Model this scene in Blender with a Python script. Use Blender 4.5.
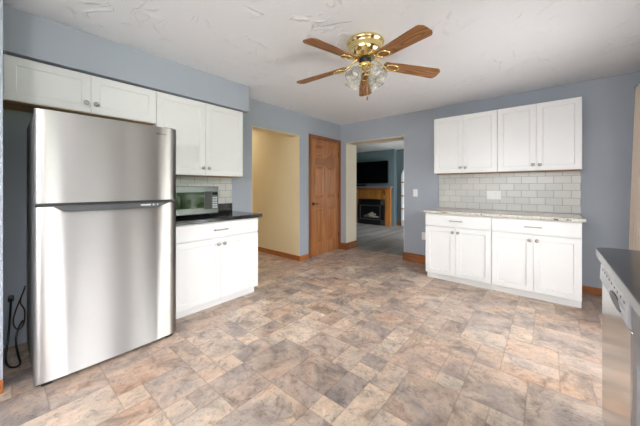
import bpy, bmesh, math, random
from mathutils import Vector, Matrix

# ------------------------------------------------------------------ clear
for o in list(bpy.data.objects):
    bpy.data.objects.remove(o, do_unlink=True)
SC = bpy.context.scene
COL = SC.collection
R = math.radians

# ------------------------------------------------------------------ camera
cam_data = bpy.data.cameras.new('camera')
cam_data.sensor_width = 36.0
cam_data.lens = 271.0 / 640.0 * 36.0
cam_data.shift_y = -(213.0 - 187.0) / 640.0
cam_data.clip_start = 0.02
cam = bpy.data.objects.new('camera', cam_data)
COL.objects.link(cam)
cam.location = (0, 0, 1.22)
cam.rotation_euler = (R(90), 0, R(40.1))
SC.camera = cam

# ------------------------------------------------------------------ world, daylight, exposure
SKY = 9.0
world = bpy.data.worlds.new('daylight_sky')
SC.world = world
world.use_nodes = True
bg = world.node_tree.nodes['Background']
bg.inputs['Color'].default_value = (0.97, 0.985, 1.0, 1)
bg.inputs['Strength'].default_value = SKY


def area(name, loc, rot, sx, sy, energy, color=(1, 1, 1), portal=False):
    ld = bpy.data.lights.new(name, 'AREA')
    ld.shape = 'RECTANGLE'
    ld.size, ld.size_y = sx, sy
    ld.energy = energy
    ld.color = color
    lo = bpy.data.objects.new(name, ld)
    COL.objects.link(lo)
    lo.location = loc
    lo.rotation_euler = rot
    if portal:
        ld.cycles.is_portal = True
    return lo


# sky portals in the glazed openings (they only guide the daylight)
area('portal_patio_door', (0.95, 2.65, 1.03), (0, R(90), 0), 2.05, 1.30, 1, portal=True)
area('portal_sink_window', (0.95, 0.25, 1.58), (0, R(90), 0), 1.10, 1.70, 1, portal=True)
area('portal_added_rear', (-0.9, -2.15, 1.50), (R(90), 0, 0), 1.7, 1.2, 1, portal=True)
area('portal_added_living', (-1.35, 6.85, 1.35), (0, R(90), 0), 1.7, 1.5, 1, portal=True)

SC.view_settings.view_transform = 'Standard'
SC.view_settings.look = 'None'
SC.view_settings.exposure = 1.06
SC.view_settings.gamma = 1.0
SC.view_settings.use_curve_mapping = False
SC.cycles.max_bounces = 14
SC.cycles.diffuse_bounces = 8
SC.cycles.sample_clamp_indirect = 6.0
SC.cycles.use_denoising = True


# ------------------------------------------------------------------ materials
def srgb(r, g, b):
    def f(c):
        c /= 255.0
        return c / 12.92 if c <= 0.04045 else ((c + 0.055) / 1.055) ** 2.4
    return (f(r), f(g), f(b), 1)


class NT:
    def __init__(self, name):
        self.m = bpy.data.materials.new(name)
        self.m.use_nodes = True
        self.t = self.m.node_tree
        self.p = self.t.nodes['Principled BSDF']

    def n(self, kind, **kw):
        nd = self.t.nodes.new(kind)
        for k, v in kw.items():
            setattr(nd, k, v)
        return nd

    def l(self, a, b):
        self.t.links.new(a, b)

    def set(self, **kw):
        for k, v in kw.items():
            self.p.inputs[k.replace('_', ' ')].default_value = v

    def coords(self, scale=(1, 1, 1), rot=(0, 0, 0)):
        tc = self.n('ShaderNodeTexCoord')
        mp = self.n('ShaderNodeMapping')
        mp.inputs['Scale'].default_value = scale
        mp.inputs['Rotation'].default_value = rot
        self.l(tc.outputs['Object'], mp.inputs['Vector'])
        return mp.outputs['Vector']

    def noise(self, vec, scale, detail=4, rough=0.55, dist=0.0):
        nd = self.n('ShaderNodeTexNoise')
        nd.inputs['Scale'].default_value = scale
        nd.inputs['Detail'].default_value = detail
        nd.inputs['Roughness'].default_value = rough
        nd.inputs['Distortion'].default_value = dist
        self.l(vec, nd.inputs['Vector'])
        return nd

    def ramp(self, fac, stops, interp='LINEAR'):
        rp = self.n('ShaderNodeValToRGB')
        rp.color_ramp.interpolation = interp
        el = rp.color_ramp.elements
        while len(el) < len(stops):
            el.new(0.5)
        for e, (p, c) in zip(el, stops):
            e.position = p
            e.color = c
        self.l(fac, rp.inputs['Fac'])
        return rp.outputs['Color']

    def mix(self, a, b, fac, mode='MIX'):
        mx = self.n('ShaderNodeMix', data_type='RGBA', blend_type=mode)
        for sock, v in ((mx.inputs[0], fac), (mx.inputs[6], a), (mx.inputs[7], b)):
            if hasattr(v, 'is_linked'):
                self.l(v, sock)
            else:
                sock.default_value = v
        return mx.outputs[2]

    def math(self, op, a, b=0.0):
        nd = self.n('ShaderNodeMath', operation=op)
        for sock, v in ((nd.inputs[0], a), (nd.inputs[1], b)):
            if hasattr(v, 'is_linked'):
                self.l(v, sock)
            else:
                sock.default_value = v
        return nd.outputs[0]

    def bump(self, height, strength=0.2, dist=0.01):
        b = self.n('ShaderNodeBump')
        b.inputs['Strength'].default_value = strength
        b.inputs['Distance'].default_value = dist
        self.l(height, b.inputs['Height'])
        self.l(b.outputs['Normal'], self.p.inputs['Normal'])


def plain(name, col, rough=0.5, metal=0.0, spec=0.5, mottle=0.03, scale=6.0):
    """A painted or metal surface with a slight procedural mottle."""
    k = NT(name)
    v = k.coords()
    nz = k.noise(v, scale)
    dark = tuple(c * (1 - mottle) for c in col[:3]) + (1,)
    lite = tuple(min(1, c * (1 + mottle)) for c in col[:3]) + (1,)
    k.l(k.ramp(nz.outputs['Fac'], [(0.3, dark), (0.7, lite)]), k.p.inputs['Base Color'])
    k.set(Roughness=rough, Metallic=metal)
    k.p.inputs['Specular IOR Level'].default_value = spec
    return k.m


def wall_paint(name, col):
    k = NT(name)
    v = k.coords()
    nz = k.noise(v, 1.2, 3)
    dark = tuple(c * 0.965 for c in col[:3]) + (1,)
    lite = tuple(c * 1.03 for c in col[:3]) + (1,)
    k.l(k.ramp(nz.outputs['Fac'], [(0.3, dark), (0.7, lite)]), k.p.inputs['Base Color'])
    k.set(Roughness=0.62)
    k.p.inputs['Specular IOR Level'].default_value = 0.3
    return k.m


def wood(name, c1, c2, c3, grain_axis=2, rough=0.4, ring=9.0, coarse=1.0):
    k = NT(name)
    sc = [ring, ring, ring]
    sc[grain_axis] = ring * 0.09
    v = k.coords(tuple(sc))
    n1 = k.noise(v, 1.6 * coarse, 5, 0.6, 0.8)
    sc2 = [120, 120, 120]
    sc2[grain_axis] = 3.0
    n2 = k.noise(k.coords(tuple(sc2)), 1.0, 3, 0.6)
    base = k.ramp(n1.outputs['Fac'], [(0.28, c1), (0.5, c2), (0.72, c3)])
    fine = k.ramp(n2.outputs['Fac'], [(0.3, (0.72, 0.70, 0.68, 1)), (0.6, (1, 1, 1, 1))])
    k.l(k.mix(base, fine, 0.55, 'MULTIPLY'), k.p.inputs['Base Color'])
    k.set(Roughness=rough)
    k.bump(n2.outputs['Fac'], 0.08, 0.002)
    return k.m


M = {}
M['wall'] = wall_paint('blue_grey_wall_paint', srgb(164, 171, 181))
M['cream'] = wall_paint('cream_wall_paint', srgb(228, 214, 180))
M['cream_pale'] = wall_paint('pale_cream_jamb_paint', srgb(228, 219, 198))
M['teal'] = wall_paint('slate_teal_wall_paint', srgb(104, 122, 129))
M['white'] = plain('white_cabinet_paint', srgb(226, 226, 226), 0.35, mottle=0.008)
M['plate'] = plain('white_plastic', srgb(238, 238, 236), 0.3, mottle=0.005)
M['nickel'] = plain('brushed_nickel', srgb(176, 172, 166), 0.28, 1.0)
M['brass'] = plain('polished_brass', srgb(232, 210, 150), 0.14, 1.0, mottle=0.02)
M['black'] = plain('black_plastic', srgb(22, 22, 24), 0.35)
M['mirror_glass'] = plain('reflective_dark_glass', srgb(44, 48, 42), 0.08, 1.0, mottle=0.01)
M['black_iron'] = plain('black_iron', srgb(18, 18, 19), 0.42, mottle=0.1)
M['bronze'] = plain('dark_bronze', srgb(36, 32, 30), 0.35, 0.6)
M['grey_side'] = plain('grey_painted_steel', srgb(128, 126, 124), 0.5, 0.0)
M['dark_grip'] = plain('dark_grey_grip', srgb(70, 70, 73), 0.4)
M['panel_grey'] = plain('grey_control_panel', srgb(176, 178, 182), 0.3, 0.5)
M['letter'] = plain('pale_grey_lettering', srgb(200, 202, 204), 0.4)
M['badge'] = plain('dark_badge_lettering', srgb(70, 72, 78), 0.35, 0.5)
M['screen'] = plain('black_glass_screen', srgb(6, 6, 8), 0.12)
M['copper'] = plain('copper_tube', srgb(98, 68, 50), 0.35, 0.8)
M['grass'] = plain('lawn_grass', srgb(112, 122, 92), 0.9, mottle=0.25, scale=5)
M['leaf'] = plain('hedge_leaves', srgb(84, 106, 66), 0.8, mottle=0.35, scale=9)
M['window_white'] = plain('white_window_vinyl', srgb(240, 240, 240), 0.35, mottle=0.005)
M['oak'] = wood('golden_oak', srgb(128, 76, 40), srgb(164, 102, 56), srgb(186, 122, 72), 2)
M['oak_gold'] = wood('honey_oak', srgb(140, 88, 34), srgb(180, 118, 52), srgb(200, 138, 68), 2)
M['oak_h'] = wood('golden_oak_horizontal', srgb(128, 76, 40), srgb(164, 102, 56), srgb(186, 122, 72), 0)
M['door_oak'] = wood('oak_door', srgb(146, 90, 50), srgb(172, 113, 67), srgb(190, 131, 82), 2, 0.38)
M['oak_trim'] = wood('oak_door_trim', srgb(112, 66, 36), srgb(140, 84, 48), srgb(160, 102, 62), 2, 0.38)
M['base_x'] = wood('oak_baseboard_along_wall', srgb(134, 76, 38), srgb(172, 102, 52), srgb(196, 124, 68), 0)
M['base_y'] = wood('oak_baseboard_along_side', srgb(134, 76, 38), srgb(172, 102, 52), srgb(196, 124, 68), 1)
M['base_dark'] = wood('knotty_oak_plinth', srgb(98, 54, 28), srgb(142, 84, 42), srgb(190, 120, 62), 0, 0.4, 9, 2.0)
M['base_dark_y'] = wood('knotty_oak_plinth_side', srgb(98, 54, 28), srgb(142, 84, 42), srgb(190, 120, 62), 1, 0.4, 9, 2.0)
M['birch'] = wood('cabinet_underside_wood', srgb(140, 104, 64), srgb(168, 130, 84), srgb(186, 150, 104), 1, 0.55)
M['plaque'] = plain('dark_oak_plaque', srgb(150, 98, 60), 0.5, mottle=0.05)
M['mantel'] = plain('grey_mantel_paint', srgb(130, 132, 134), 0.4)


def blade_wood():
    k = NT('oak_fan_blade')
    tc = k.n('ShaderNodeUVMap')
    mp = k.n('ShaderNodeMapping')
    mp.inputs['Scale'].default_value = (2.0, 14, 1)
    k.l(tc.outputs['UV'], mp.inputs['Vector'])
    nz = k.noise(mp.outputs['Vector'], 3.5, 4, 0.6, 0.6)
    big = k.noise(mp.outputs['Vector'], 0.9, 1, 0.4, 0.0)
    rings = k.math('FRACT', k.math('MULTIPLY', big.outputs['Fac'], 9.0))
    a = k.ramp(rings, [(0.0, srgb(104, 68, 38)), (0.25, srgb(148, 102, 62)), (0.7, srgb(170, 122, 78)), (0.95, srgb(134, 90, 54))])
    b = k.ramp(nz.outputs['Fac'], [(0.3, (0.72, 0.70, 0.68, 1)), (0.65, (1, 1, 1, 1))])
    k.l(k.mix(a, b, 0.6, 'MULTIPLY'), k.p.inputs['Base Color'])
    k.set(Roughness=0.4)
    return k.m


M['blade'] = blade_wood()


def ceiling_mat():
    k = NT('skip_trowel_plaster')
    k.set(Roughness=0.75)
    k.p.inputs['Base Color'].default_value = srgb(229, 231, 236)
    v = k.coords()
    warp = k.noise(v, 1.7, 2)
    add = k.n('ShaderNodeVectorMath', operation='MULTIPLY_ADD')
    k.l(warp.outputs['Color'], add.inputs[0])
    add.inputs[1].default_value = (0.9, 0.9, 0)
    k.l(v, add.inputs[2])
    mp = k.n('ShaderNodeMapping')
    mp.inputs['Scale'].default_value = (2.0, 6.0, 1)
    mp.inputs['Rotation'].default_value = (0, 0, R(25))
    k.l(add.outputs[0], mp.inputs['Vector'])
    n1 = k.noise(mp.outputs['Vector'], 1.3, 0.6, 0.4, 0.25)
    mp2 = k.n('ShaderNodeMapping')
    mp2.inputs['Scale'].default_value = (5.5, 2.2, 1)
    mp2.inputs['Location'].default_value = (3.1, 7.7, 0)
    mp2.inputs['Rotation'].default_value = (0, 0, R(-12))
    k.l(add.outputs[0], mp2.inputs['Vector'])
    n3 = k.noise(mp2.outputs['Vector'], 1.3, 0.6, 0.4, 0.25)
    st = [(0.0, (0, 0, 0, 1)), (0.56, (0, 0, 0, 1)), (0.578, (1, 1, 1, 1)), (0.66, (0.0, 0.0, 0.0, 1)), (1.0, (0, 0, 0, 1))]
    mk = k.ramp(k.noise(v, 5.5, 2, 0.5).outputs['Fac'], [(0.0, (0, 0, 0, 1)), (0.51, (0, 0, 0, 1)), (0.58, (1, 1, 1, 1)), (1.0, (1, 1, 1, 1))])
    ridge = k.math('MULTIPLY', k.math('MAXIMUM', k.ramp(n1.outputs['Fac'], st), k.ramp(n3.outputs['Fac'], st)), mk)
    n2 = k.noise(v, 14, 3)
    h = k.math('ADD', ridge, k.math('MULTIPLY', n2.outputs['Fac'], 0.25))
    k.bump(h, 0.7, 0.010)
    return k.m


M['ceiling'] = ceiling_mat()


def floor_mat():
    k = NT('slate_pattern_vinyl_tile')
    at = k.n('ShaderNodeVertexColor', layer_name='tile')
    v = k.coords()
    # each tile shifts the stone pattern
    sh = k.n('ShaderNodeVectorMath', operation='MULTIPLY_ADD')
    k.l(at.outputs['Color'], sh.inputs[0])
    sh.inputs[1].default_value = (37, 53, 29)
    k.l(v, sh.inputs[2])
    big = k.noise(sh.outputs[0], 4.5, 6, 0.68, 1.0)
    hue = k.noise(sh.outputs[0], 2.6, 4, 0.6, 0.8)
    fine = k.noise(sh.outputs[0], 26, 6, 0.72, 1.5)
    vein = k.noise(sh.outputs[0], 11, 5, 0.7, 2.2)
    tint = k.ramp(hue.outputs['Fac'], [(0.34, srgb(146, 138, 136)), (0.46, srgb(182, 166, 154)), (0.58, srgb(206, 181, 160)), (0.68, srgb(190, 154, 130))])
    c = k.mix(at.outputs['Color'], tint, 0.62)
    shade = k.ramp(big.outputs['Fac'], [(0.34, (0.50, 0.48, 0.48, 1)), (0.48, (0.92, 0.91, 0.90, 1)), (0.66, (1.18, 1.17, 1.16, 1))])
    c = k.mix(c, shade, 0.9, 'MULTIPLY')
    vn = k.ramp(vein.outputs['Fac'], [(0.36, (0.50, 0.46, 0.44, 1)), (0.46, (1, 1, 1, 1)), (0.56, (1, 1, 1, 1)), (0.68, (1.2, 1.19, 1.16, 1))])
    c = k.mix(c, vn, 0.6, 'MULTIPLY')
    pit = k.ramp(fine.outputs['Fac'], [(0.32, (0.50, 0.46, 0.44, 1)), (0.46, (1, 1, 1, 1)), (0.58, (1, 1, 1, 1)), (0.70, (1.22, 1.22, 1.2, 1))])
    c = k.mix(c, pit, 0.75, 'MULTIPLY')
    # joint lines from the two edge-distance UV maps
    u1 = k.n('ShaderNodeUVMap', uv_map='edge_low')
    u2 = k.n('ShaderNodeUVMap', uv_map='edge_high')
    s1 = k.n('ShaderNodeSeparateXYZ')
    s2 = k.n('ShaderNodeSeparateXYZ')
    k.l(u1.outputs[0], s1.inputs[0])
    k.l(u2.outputs[0], s2.inputs[0])
    d = k.math('MINIMUM', k.math('MINIMUM', s1.outputs[0], s1.outputs[1]), k.math('MINIMUM', s2.outputs[0], s2.outputs[1]))
    j = k.ramp(d, [(0.0, (0.60, 0.57, 0.55, 1)), (0.0022, (0.66, 0.63, 0.61, 1)), (0.0045, (1, 1, 1, 1))])
    c = k.mix(c, j, 0.75, 'MULTIPLY')
    c = k.mix(c, (1.0, 1.0, 1.0, 1), 1.0, 'MULTIPLY')
    k.l(c, k.p.inputs['Base Color'])
    k.set(Roughness=0.36)
    k.p.inputs['Specular IOR Level'].default_value = 0.45
    k.bump(k.math('ADD', k.math('MULTIPLY', fine.outputs['Fac'], 0.6), big.outputs['Fac']), 0.12, 0.004)
    return k.m


M['floor'] = floor_mat()


def plank_mat():
    k = NT('grey_wood_planks')
    v = k.coords((1, 1, 1), (0, 0, R(90)))
    br = k.n('ShaderNodeTexBrick', offset=0.37, squash=1.0)
    br.inputs['Color1'].default_value = srgb(124, 123, 120)
    br.inputs['Color2'].default_value = srgb(160, 158, 154)
    br.inputs['Mortar'].default_value = srgb(70, 68, 66)
    br.inputs['Scale'].default_value = 1.0
    br.inputs['Mortar Size'].default_value = 0.002
    br.inputs['Brick Width'].default_value = 1.2
    br.inputs['Row Height'].default_value = 0.13
    k.l(v, br.inputs['Vector'])
    g = k.noise(k.coords((40, 1.6, 1)), 1.0, 5, 0.65, 0.5)
    gr = k.ramp(g.outputs['Fac'], [(0.3, (0.6, 0.6, 0.61, 1)), (0.55, (1, 1, 1, 1)), (0.7, (1.25, 1.25, 1.25, 1))])
    k.l(k.mix(br.outputs['Color'], gr, 0.85, 'MULTIPLY'), k.p.inputs['Base Color'])
    k.set(Roughness=0.4)
    return k.m


M['plank'] = plank_mat()


def steel(name, col, rough, aniso, metal=1.0):
    k = NT(name)
    v = k.coords((2, 2, 420))
    nz = k.noise(v, 1.0, 2)
    k.set(Metallic=metal, Roughness=rough)
    k.p.inputs['Base Color'].default_value = col
    k.p.inputs['Anisotropic'].default_value = aniso
    k.p.inputs['Anisotropic Rotation'].default_value = 0.25
    tg = k.n('ShaderNodeTangent', direction_type='RADIAL', axis='Z')
    k.l(tg.outputs[0], k.p.inputs['Tangent'])
    k.bump(nz.outputs['Fac'], 0.02, 0.001)
    return k.m


M['steel'] = steel('brushed_stainless_steel', srgb(208, 205, 203), 0.45, 0.9)
M['mw_steel'] = plain('silver_microwave_paint', srgb(98, 101, 99), 0.3, 0.85)
M['grey_cab'] = plain('grey_cabinet_paint', srgb(134, 134, 137), 0.4)
M['dw_steel'] = steel('smooth_stainless_steel', srgb(172, 170, 168), 0.16, 0.3)


def subway(name, axis):
    """White 3x6 subway tile; axis 0: tiles run along X, axis 1: along Y."""
    k = NT(name)
    tc = k.n('ShaderNodeTexCoord')
    sp = k.n('ShaderNodeSeparateXYZ')
    k.l(tc.outputs['Object'], sp.inputs[0])
    cb = k.n('ShaderNodeCombineXYZ')
    k.l(sp.outputs[axis], cb.inputs[0])
    k.l(sp.outputs[2], cb.inputs[1])
    mp = k.n('ShaderNodeMapping')
    mp.inputs['Location'].default_value = (0.106, 0.062, 0)
    k.l(cb.outputs[0], mp.inputs['Vector'])
    br = k.n('ShaderNodeTexBrick', offset=0.5)
    br.inputs['Color1'].default_value = srgb(208, 208, 203)
    br.inputs['Color2'].default_value = srgb(198, 198, 194)
    br.inputs['Mortar'].default_value = srgb(142, 142, 139)
    br.inputs['Scale'].default_value = 1.0
    br.inputs['Mortar Size'].default_value = 0.0026
    br.inputs['Mortar Smooth'].default_value = 0.3
    br.inputs['Brick Width'].default_value = 0.157
    br.inputs['Row Height'].default_value = 0.0885
    k.l(mp.outputs[0], br.inputs['Vector'])
    k.l(br.outputs['Color'], k.p.inputs['Base Color'])
    k.set(Roughness=0.28)
    inv = k.math('SUBTRACT', 1.0, br.outputs['Fac'])
    k.bump(inv, 0.4, 0.003)
    return k.m


M['subway_x'] = subway('white_subway_tile', 0)
M['subway_y'] = subway('white_subway_tile_side', 1)


def granite(name, base, specks, rough=0.12):
    k = NT(name)
    v = k.coords()
    c = k.ramp(k.noise(v, 9, 4, 0.6).outputs['Fac'], [(0.3, base[0]), (0.7, base[1])])
    for sc, thr, col in specks:
        vo = k.noise(v, sc, 3, 0.6, 0.4)
        f = k.ramp(vo.outputs['Fac'], [(thr, (0, 0, 0, 1)), (thr + 0.03, (1, 1, 1, 1))])
        c = k.mix(c, col, f)
    k.l(c, k.p.inputs['Base Color'])
    k.set(Roughness=rough)
    return k.m


M['granite_light'] = granite('pale_speckled_granite', (srgb(204, 200, 192), srgb(186, 178, 166)),
                             [(22, 0.64, srgb(150, 128, 102)), (26, 0.63, srgb(74, 70, 66)), (70, 0.60, srgb(228, 226, 220))], 0.15)
M['granite_black'] = granite('black_speckled_granite', (srgb(26, 26, 28), srgb(44, 44, 46)),
                             [(60, 0.64, srgb(112, 110, 106)), (130, 0.64, srgb(90, 90, 92))], 0.1)
M['counter_dark'] = granite('charcoal_countertop', (srgb(40, 41, 45), srgb(52, 53, 57)),
                            [(160, 0.66, srgb(84, 84, 88))], 0.14)


def curtain_mat():
    k = NT('beige_curtain_fabric')
    v = k.coords((300, 300, 300))
    nz = k.noise(v, 1.0, 2)
    k.l(k.ramp(nz.outputs['Fac'], [(0.3, srgb(238, 224, 208)), (0.7, srgb(246, 234, 220))]), k.p.inputs['Base Color'])
    k.set(Roughness=0.85)
    k.p.inputs['Sheen Weight'].default_value = 0.2
    tr = k.n('ShaderNodeBsdfTranslucent')
    tr.inputs['Color'].default_value = srgb(232, 208, 180)
    mx = k.n('ShaderNodeMixShader')
    mx.inputs[0].default_value = 0.3
    out = k.t.nodes['Material Output']
    k.l(k.p.outputs[0], mx.inputs[1])
    k.l(tr.outputs[0], mx.inputs[2])
    k.l(mx.outputs[0], out.inputs['Surface'])
    return k.m


M['curtain'] = curtain_mat()


def thin_glass(name, tint=(1, 1, 1, 1), gloss=0.08, frost=0.0, rough=0.02):
    k = NT(name)
    out = k.t.nodes['Material Output']
    tp = k.n('ShaderNodeBsdfTransparent')
    tp.inputs['Color'].default_value = tint
    gl = k.n('ShaderNodeBsdfGlossy')
    gl.inputs['Roughness'].default_value = rough
    fr = k.n('ShaderNodeFresnel')
    fr.inputs['IOR'].default_value = 1.45
    fac = k.math('ADD', k.math('MULTIPLY', fr.outputs[0], 0.8), gloss * 0.3)
    mx = k.n('ShaderNodeMixShader')
    k.l(fac, mx.inputs[0])
    k.l(tp.outputs[0], mx.inputs[1])
    k.l(gl.outputs[0], mx.inputs[2])
    res = mx.outputs[0]
    if frost:
        df = k.n('ShaderNodeBsdfDiffuse')
        df.inputs['Color'].default_value = srgb(236, 234, 228)
        tl = k.n('ShaderNodeBsdfTranslucent')
        tl.inputs['Color'].default_value = srgb(240, 238, 232)
        m0 = k.n('ShaderNodeMixShader')
        m0.inputs[0].default_value = 0.5
        k.l(df.outputs[0], m0.inputs[1])
        k.l(tl.outputs[0], m0.inputs[2])
        v = k.coords((60, 60, 60))
        pat = k.ramp(k.noise(v, 1.0, 2).outputs['Fac'], [(0.35, (frost * 0.6,) * 3 + (1,)), (0.65, (min(1, frost * 1.4),) * 3 + (1,))])
        m2 = k.n('ShaderNodeMixShader')
        k.l(pat, m2.inputs[0])
        k.l(res, m2.inputs[1])
        k.l(m0.outputs[0], m2.inputs[2])
        res = m2.outputs[0]
    k.l(res, out.inputs['Surface'])
    return k.m


M['pane'] = thin_glass('clear_window_glass')
M['shade'] = thin_glass('etched_shade_glass', (0.97, 0.97, 0.96, 1), 0.2, 0.34, 0.05)


# ------------------------------------------------------------------ mesh helpers
I = lambda u, v, w: (u, v, w)


def box(bm, x0, x1, y0, y1, z0, z1, T=I, bev=0.0, seg=2):
    t = bmesh.new()
    vs = [t.verts.new((x, y, z)) for x in (x0, x1) for y in (y0, y1) for z in (z0, z1)]
    for f in ((0, 1, 3, 2), (4, 6, 7, 5), (0, 4, 5, 1), (2, 3, 7, 6), (0, 2, 6, 4), (1, 5, 7, 3)):
        t.faces.new([vs[i] for i in f])
    if bev:
        bmesh.ops.bevel(t, geom=t.edges[:], offset=bev, segments=seg, profile=0.6, affect='EDGES')
    merge(bm, t, T)


def merge(bm, t, T=I):
    mp = {}
    for v in t.verts:
        mp[v] = bm.verts.new(T(*v.co))
    for f in t.faces:
        try:
            nf = bm.faces.new([mp[v] for v in f.verts])
            nf.smooth = f.smooth
        except ValueError:
            pass
    t.free()


def prism(bm, pts, h0, h1, T=I, bev=0.0):
    """Polygon pts (a,b) extruded h0..h1 along the third axis."""
    t = bmesh.new()
    lo = [t.verts.new((a, b, h0)) for a, b in pts]
    hi = [t.verts.new((a, b, h1)) for a, b in pts]
    t.faces.new(lo[::-1])
    t.faces.new(hi)
    n = len(pts)
    for i in range(n):
        t.faces.new((lo[i], lo[(i + 1) % n], hi[(i + 1) % n], hi[i]))
    if bev:
        es = [e for e in t.edges if abs(e.verts[0].co.z - e.verts[1].co.z) < 1e-7]
        bmesh.ops.bevel(t, geom=es, offset=bev, segments=2, profile=0.6, affect='EDGES')
    merge(bm, t, T)


def lathe(bm, prof, T=I, n=28):
    """prof: list of (radius, height); axis is the third coordinate."""
    rings = []
    for r, h in prof:
        if r < 1e-6:
            rings.append([bm.verts.new(T(0, 0, h))])
        else:
            rings.append([bm.verts.new(T(r * math.cos(2 * math.pi * i / n), r * math.sin(2 * math.pi * i / n), h)) for i in range(n)])
    for a, b in zip(rings, rings[1:]):
        for i in range(n):
            j = (i + 1) % n
            if len(a) == 1 and len(b) == 1:
                continue
            if len(a) == 1:
                f = bm.faces.new((a[0], b[i], b[j]))
            elif len(b) == 1:
                f = bm.faces.new((a[i], b[0], a[j]))
            else:
                f = bm.faces.new((a[i], b[i], b[j], a[j]))
            f.smooth = True


def smooth_pts(pts, sub=6, closed=False):
    P = [Vector(p) for p in pts]
    n = len(P)
    out = []
    rng = range(n if closed else n - 1)
    for i in rng:
        p0 = P[(i - 1) % n] if closed or i > 0 else P[0]
        p1, p2 = P[i], P[(i + 1) % n]
        p3 = P[(i + 2) % n] if closed or i + 2 < n else P[-1]
        for s in range(sub):
            t = s / sub
            out.append(0.5 * ((2 * p1) + (p2 - p0) * t + (2 * p0 - 5 * p1 + 4 * p2 - p3) * t * t + (3 * p1 - p0 - 3 * p2 + p3) * t ** 3))
    if not closed:
        out.append(P[-1])
    return out


def tube(bm, pts, r, n=10, closed=False, T=I):
    P = [Vector(p) for p in pts]
    m = len(P)
    up = Vector((0.13, 0.21, 0.97)).normalized()
    rings = []
    prev = None
    for i, p in enumerate(P):
        if closed:
            d = P[(i + 1) % m] - P[(i - 1) % m]
        else:
            d = P[min(i + 1, m - 1)] - P[max(i - 1, 0)]
        d.normalize()
        if prev is None:
            a = d.cross(up)
            if a.length < 1e-3:
                a = d.cross(Vector((1, 0, 0)))
        else:
            a = prev - d * prev.dot(d)
        a.normalize()
        prev = a
        b = d.cross(a)
        rr = r[i] if isinstance(r, (list, tuple)) else r
        rings.append([bm.verts.new(T(*(p + a * (rr * math.cos(2 * math.pi * k / n)) + b * (rr * math.sin(2 * math.pi * k / n))))) for k in range(n)])
    last = m if closed else m - 1
    for i in range(last):
        A, B = rings[i], rings[(i + 1) % m]
        for k in range(n):
            f = bm.faces.new((A[k], A[(k + 1) % n], B[(k + 1) % n], B[k]))
            f.smooth = True
    if not closed:
        bm.faces.new(rings[0][::-1])
        bm.faces.new(rings[-1])


def obj(name, bm, mat, parent=None, label=None):
    bmesh.ops.recalc_face_normals(bm, faces=bm.faces[:])
    me = bpy.data.meshes.new(name)
    if parent is not None:
        off = Vector((0, 0, 0))
        q = parent
        while q is not None:
            off += q.location
            q = q.parent
        bmesh.ops.translate(bm, verts=bm.verts[:], vec=-off)
    bm.to_mesh(me)
    bm.free()
    me.materials.append(mat)
    o = bpy.data.objects.new(name, me)
    COL.objects.link(o)
    if parent is not None:
        o.parent = parent
    if label:
        o['label'] = label
    return o


def tag(o, label, cat, group=None):
    o['label'] = label
    o['category'] = cat
    if group:
        o['group'] = group
    return o


def thing(name, label, cat, loc, group=None):
    o = bpy.data.objects.new(name, None)
    o.empty_display_size = 0.1
    COL.objects.link(o)
    o.location = loc
    return tag(o, label, cat, group)


def struct(name, mat, *boxes, bev=0.0):
    bm = bmesh.new()
    for b in boxes:
        box(bm, *b, bev=bev)
    o = obj(name, bm, mat)
    o['kind'] = 'structure'
    return o


def one_box(name, mat, b, parent=None, T=I, bev=0.0, label=None):
    bm = bmesh.new()
    box(bm, *b, T=T, bev=bev)
    return obj(name, bm, mat, parent, label)


# ------------------------------------------------------------------ room dimensions
XL, XR, YB, YR, ZC = -3.14, 0.80, 4.35, -2.0, 2.44
YJ = 4.71          # far face of the deep back wall
XS = -2.48         # wall beside the refrigerator

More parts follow.
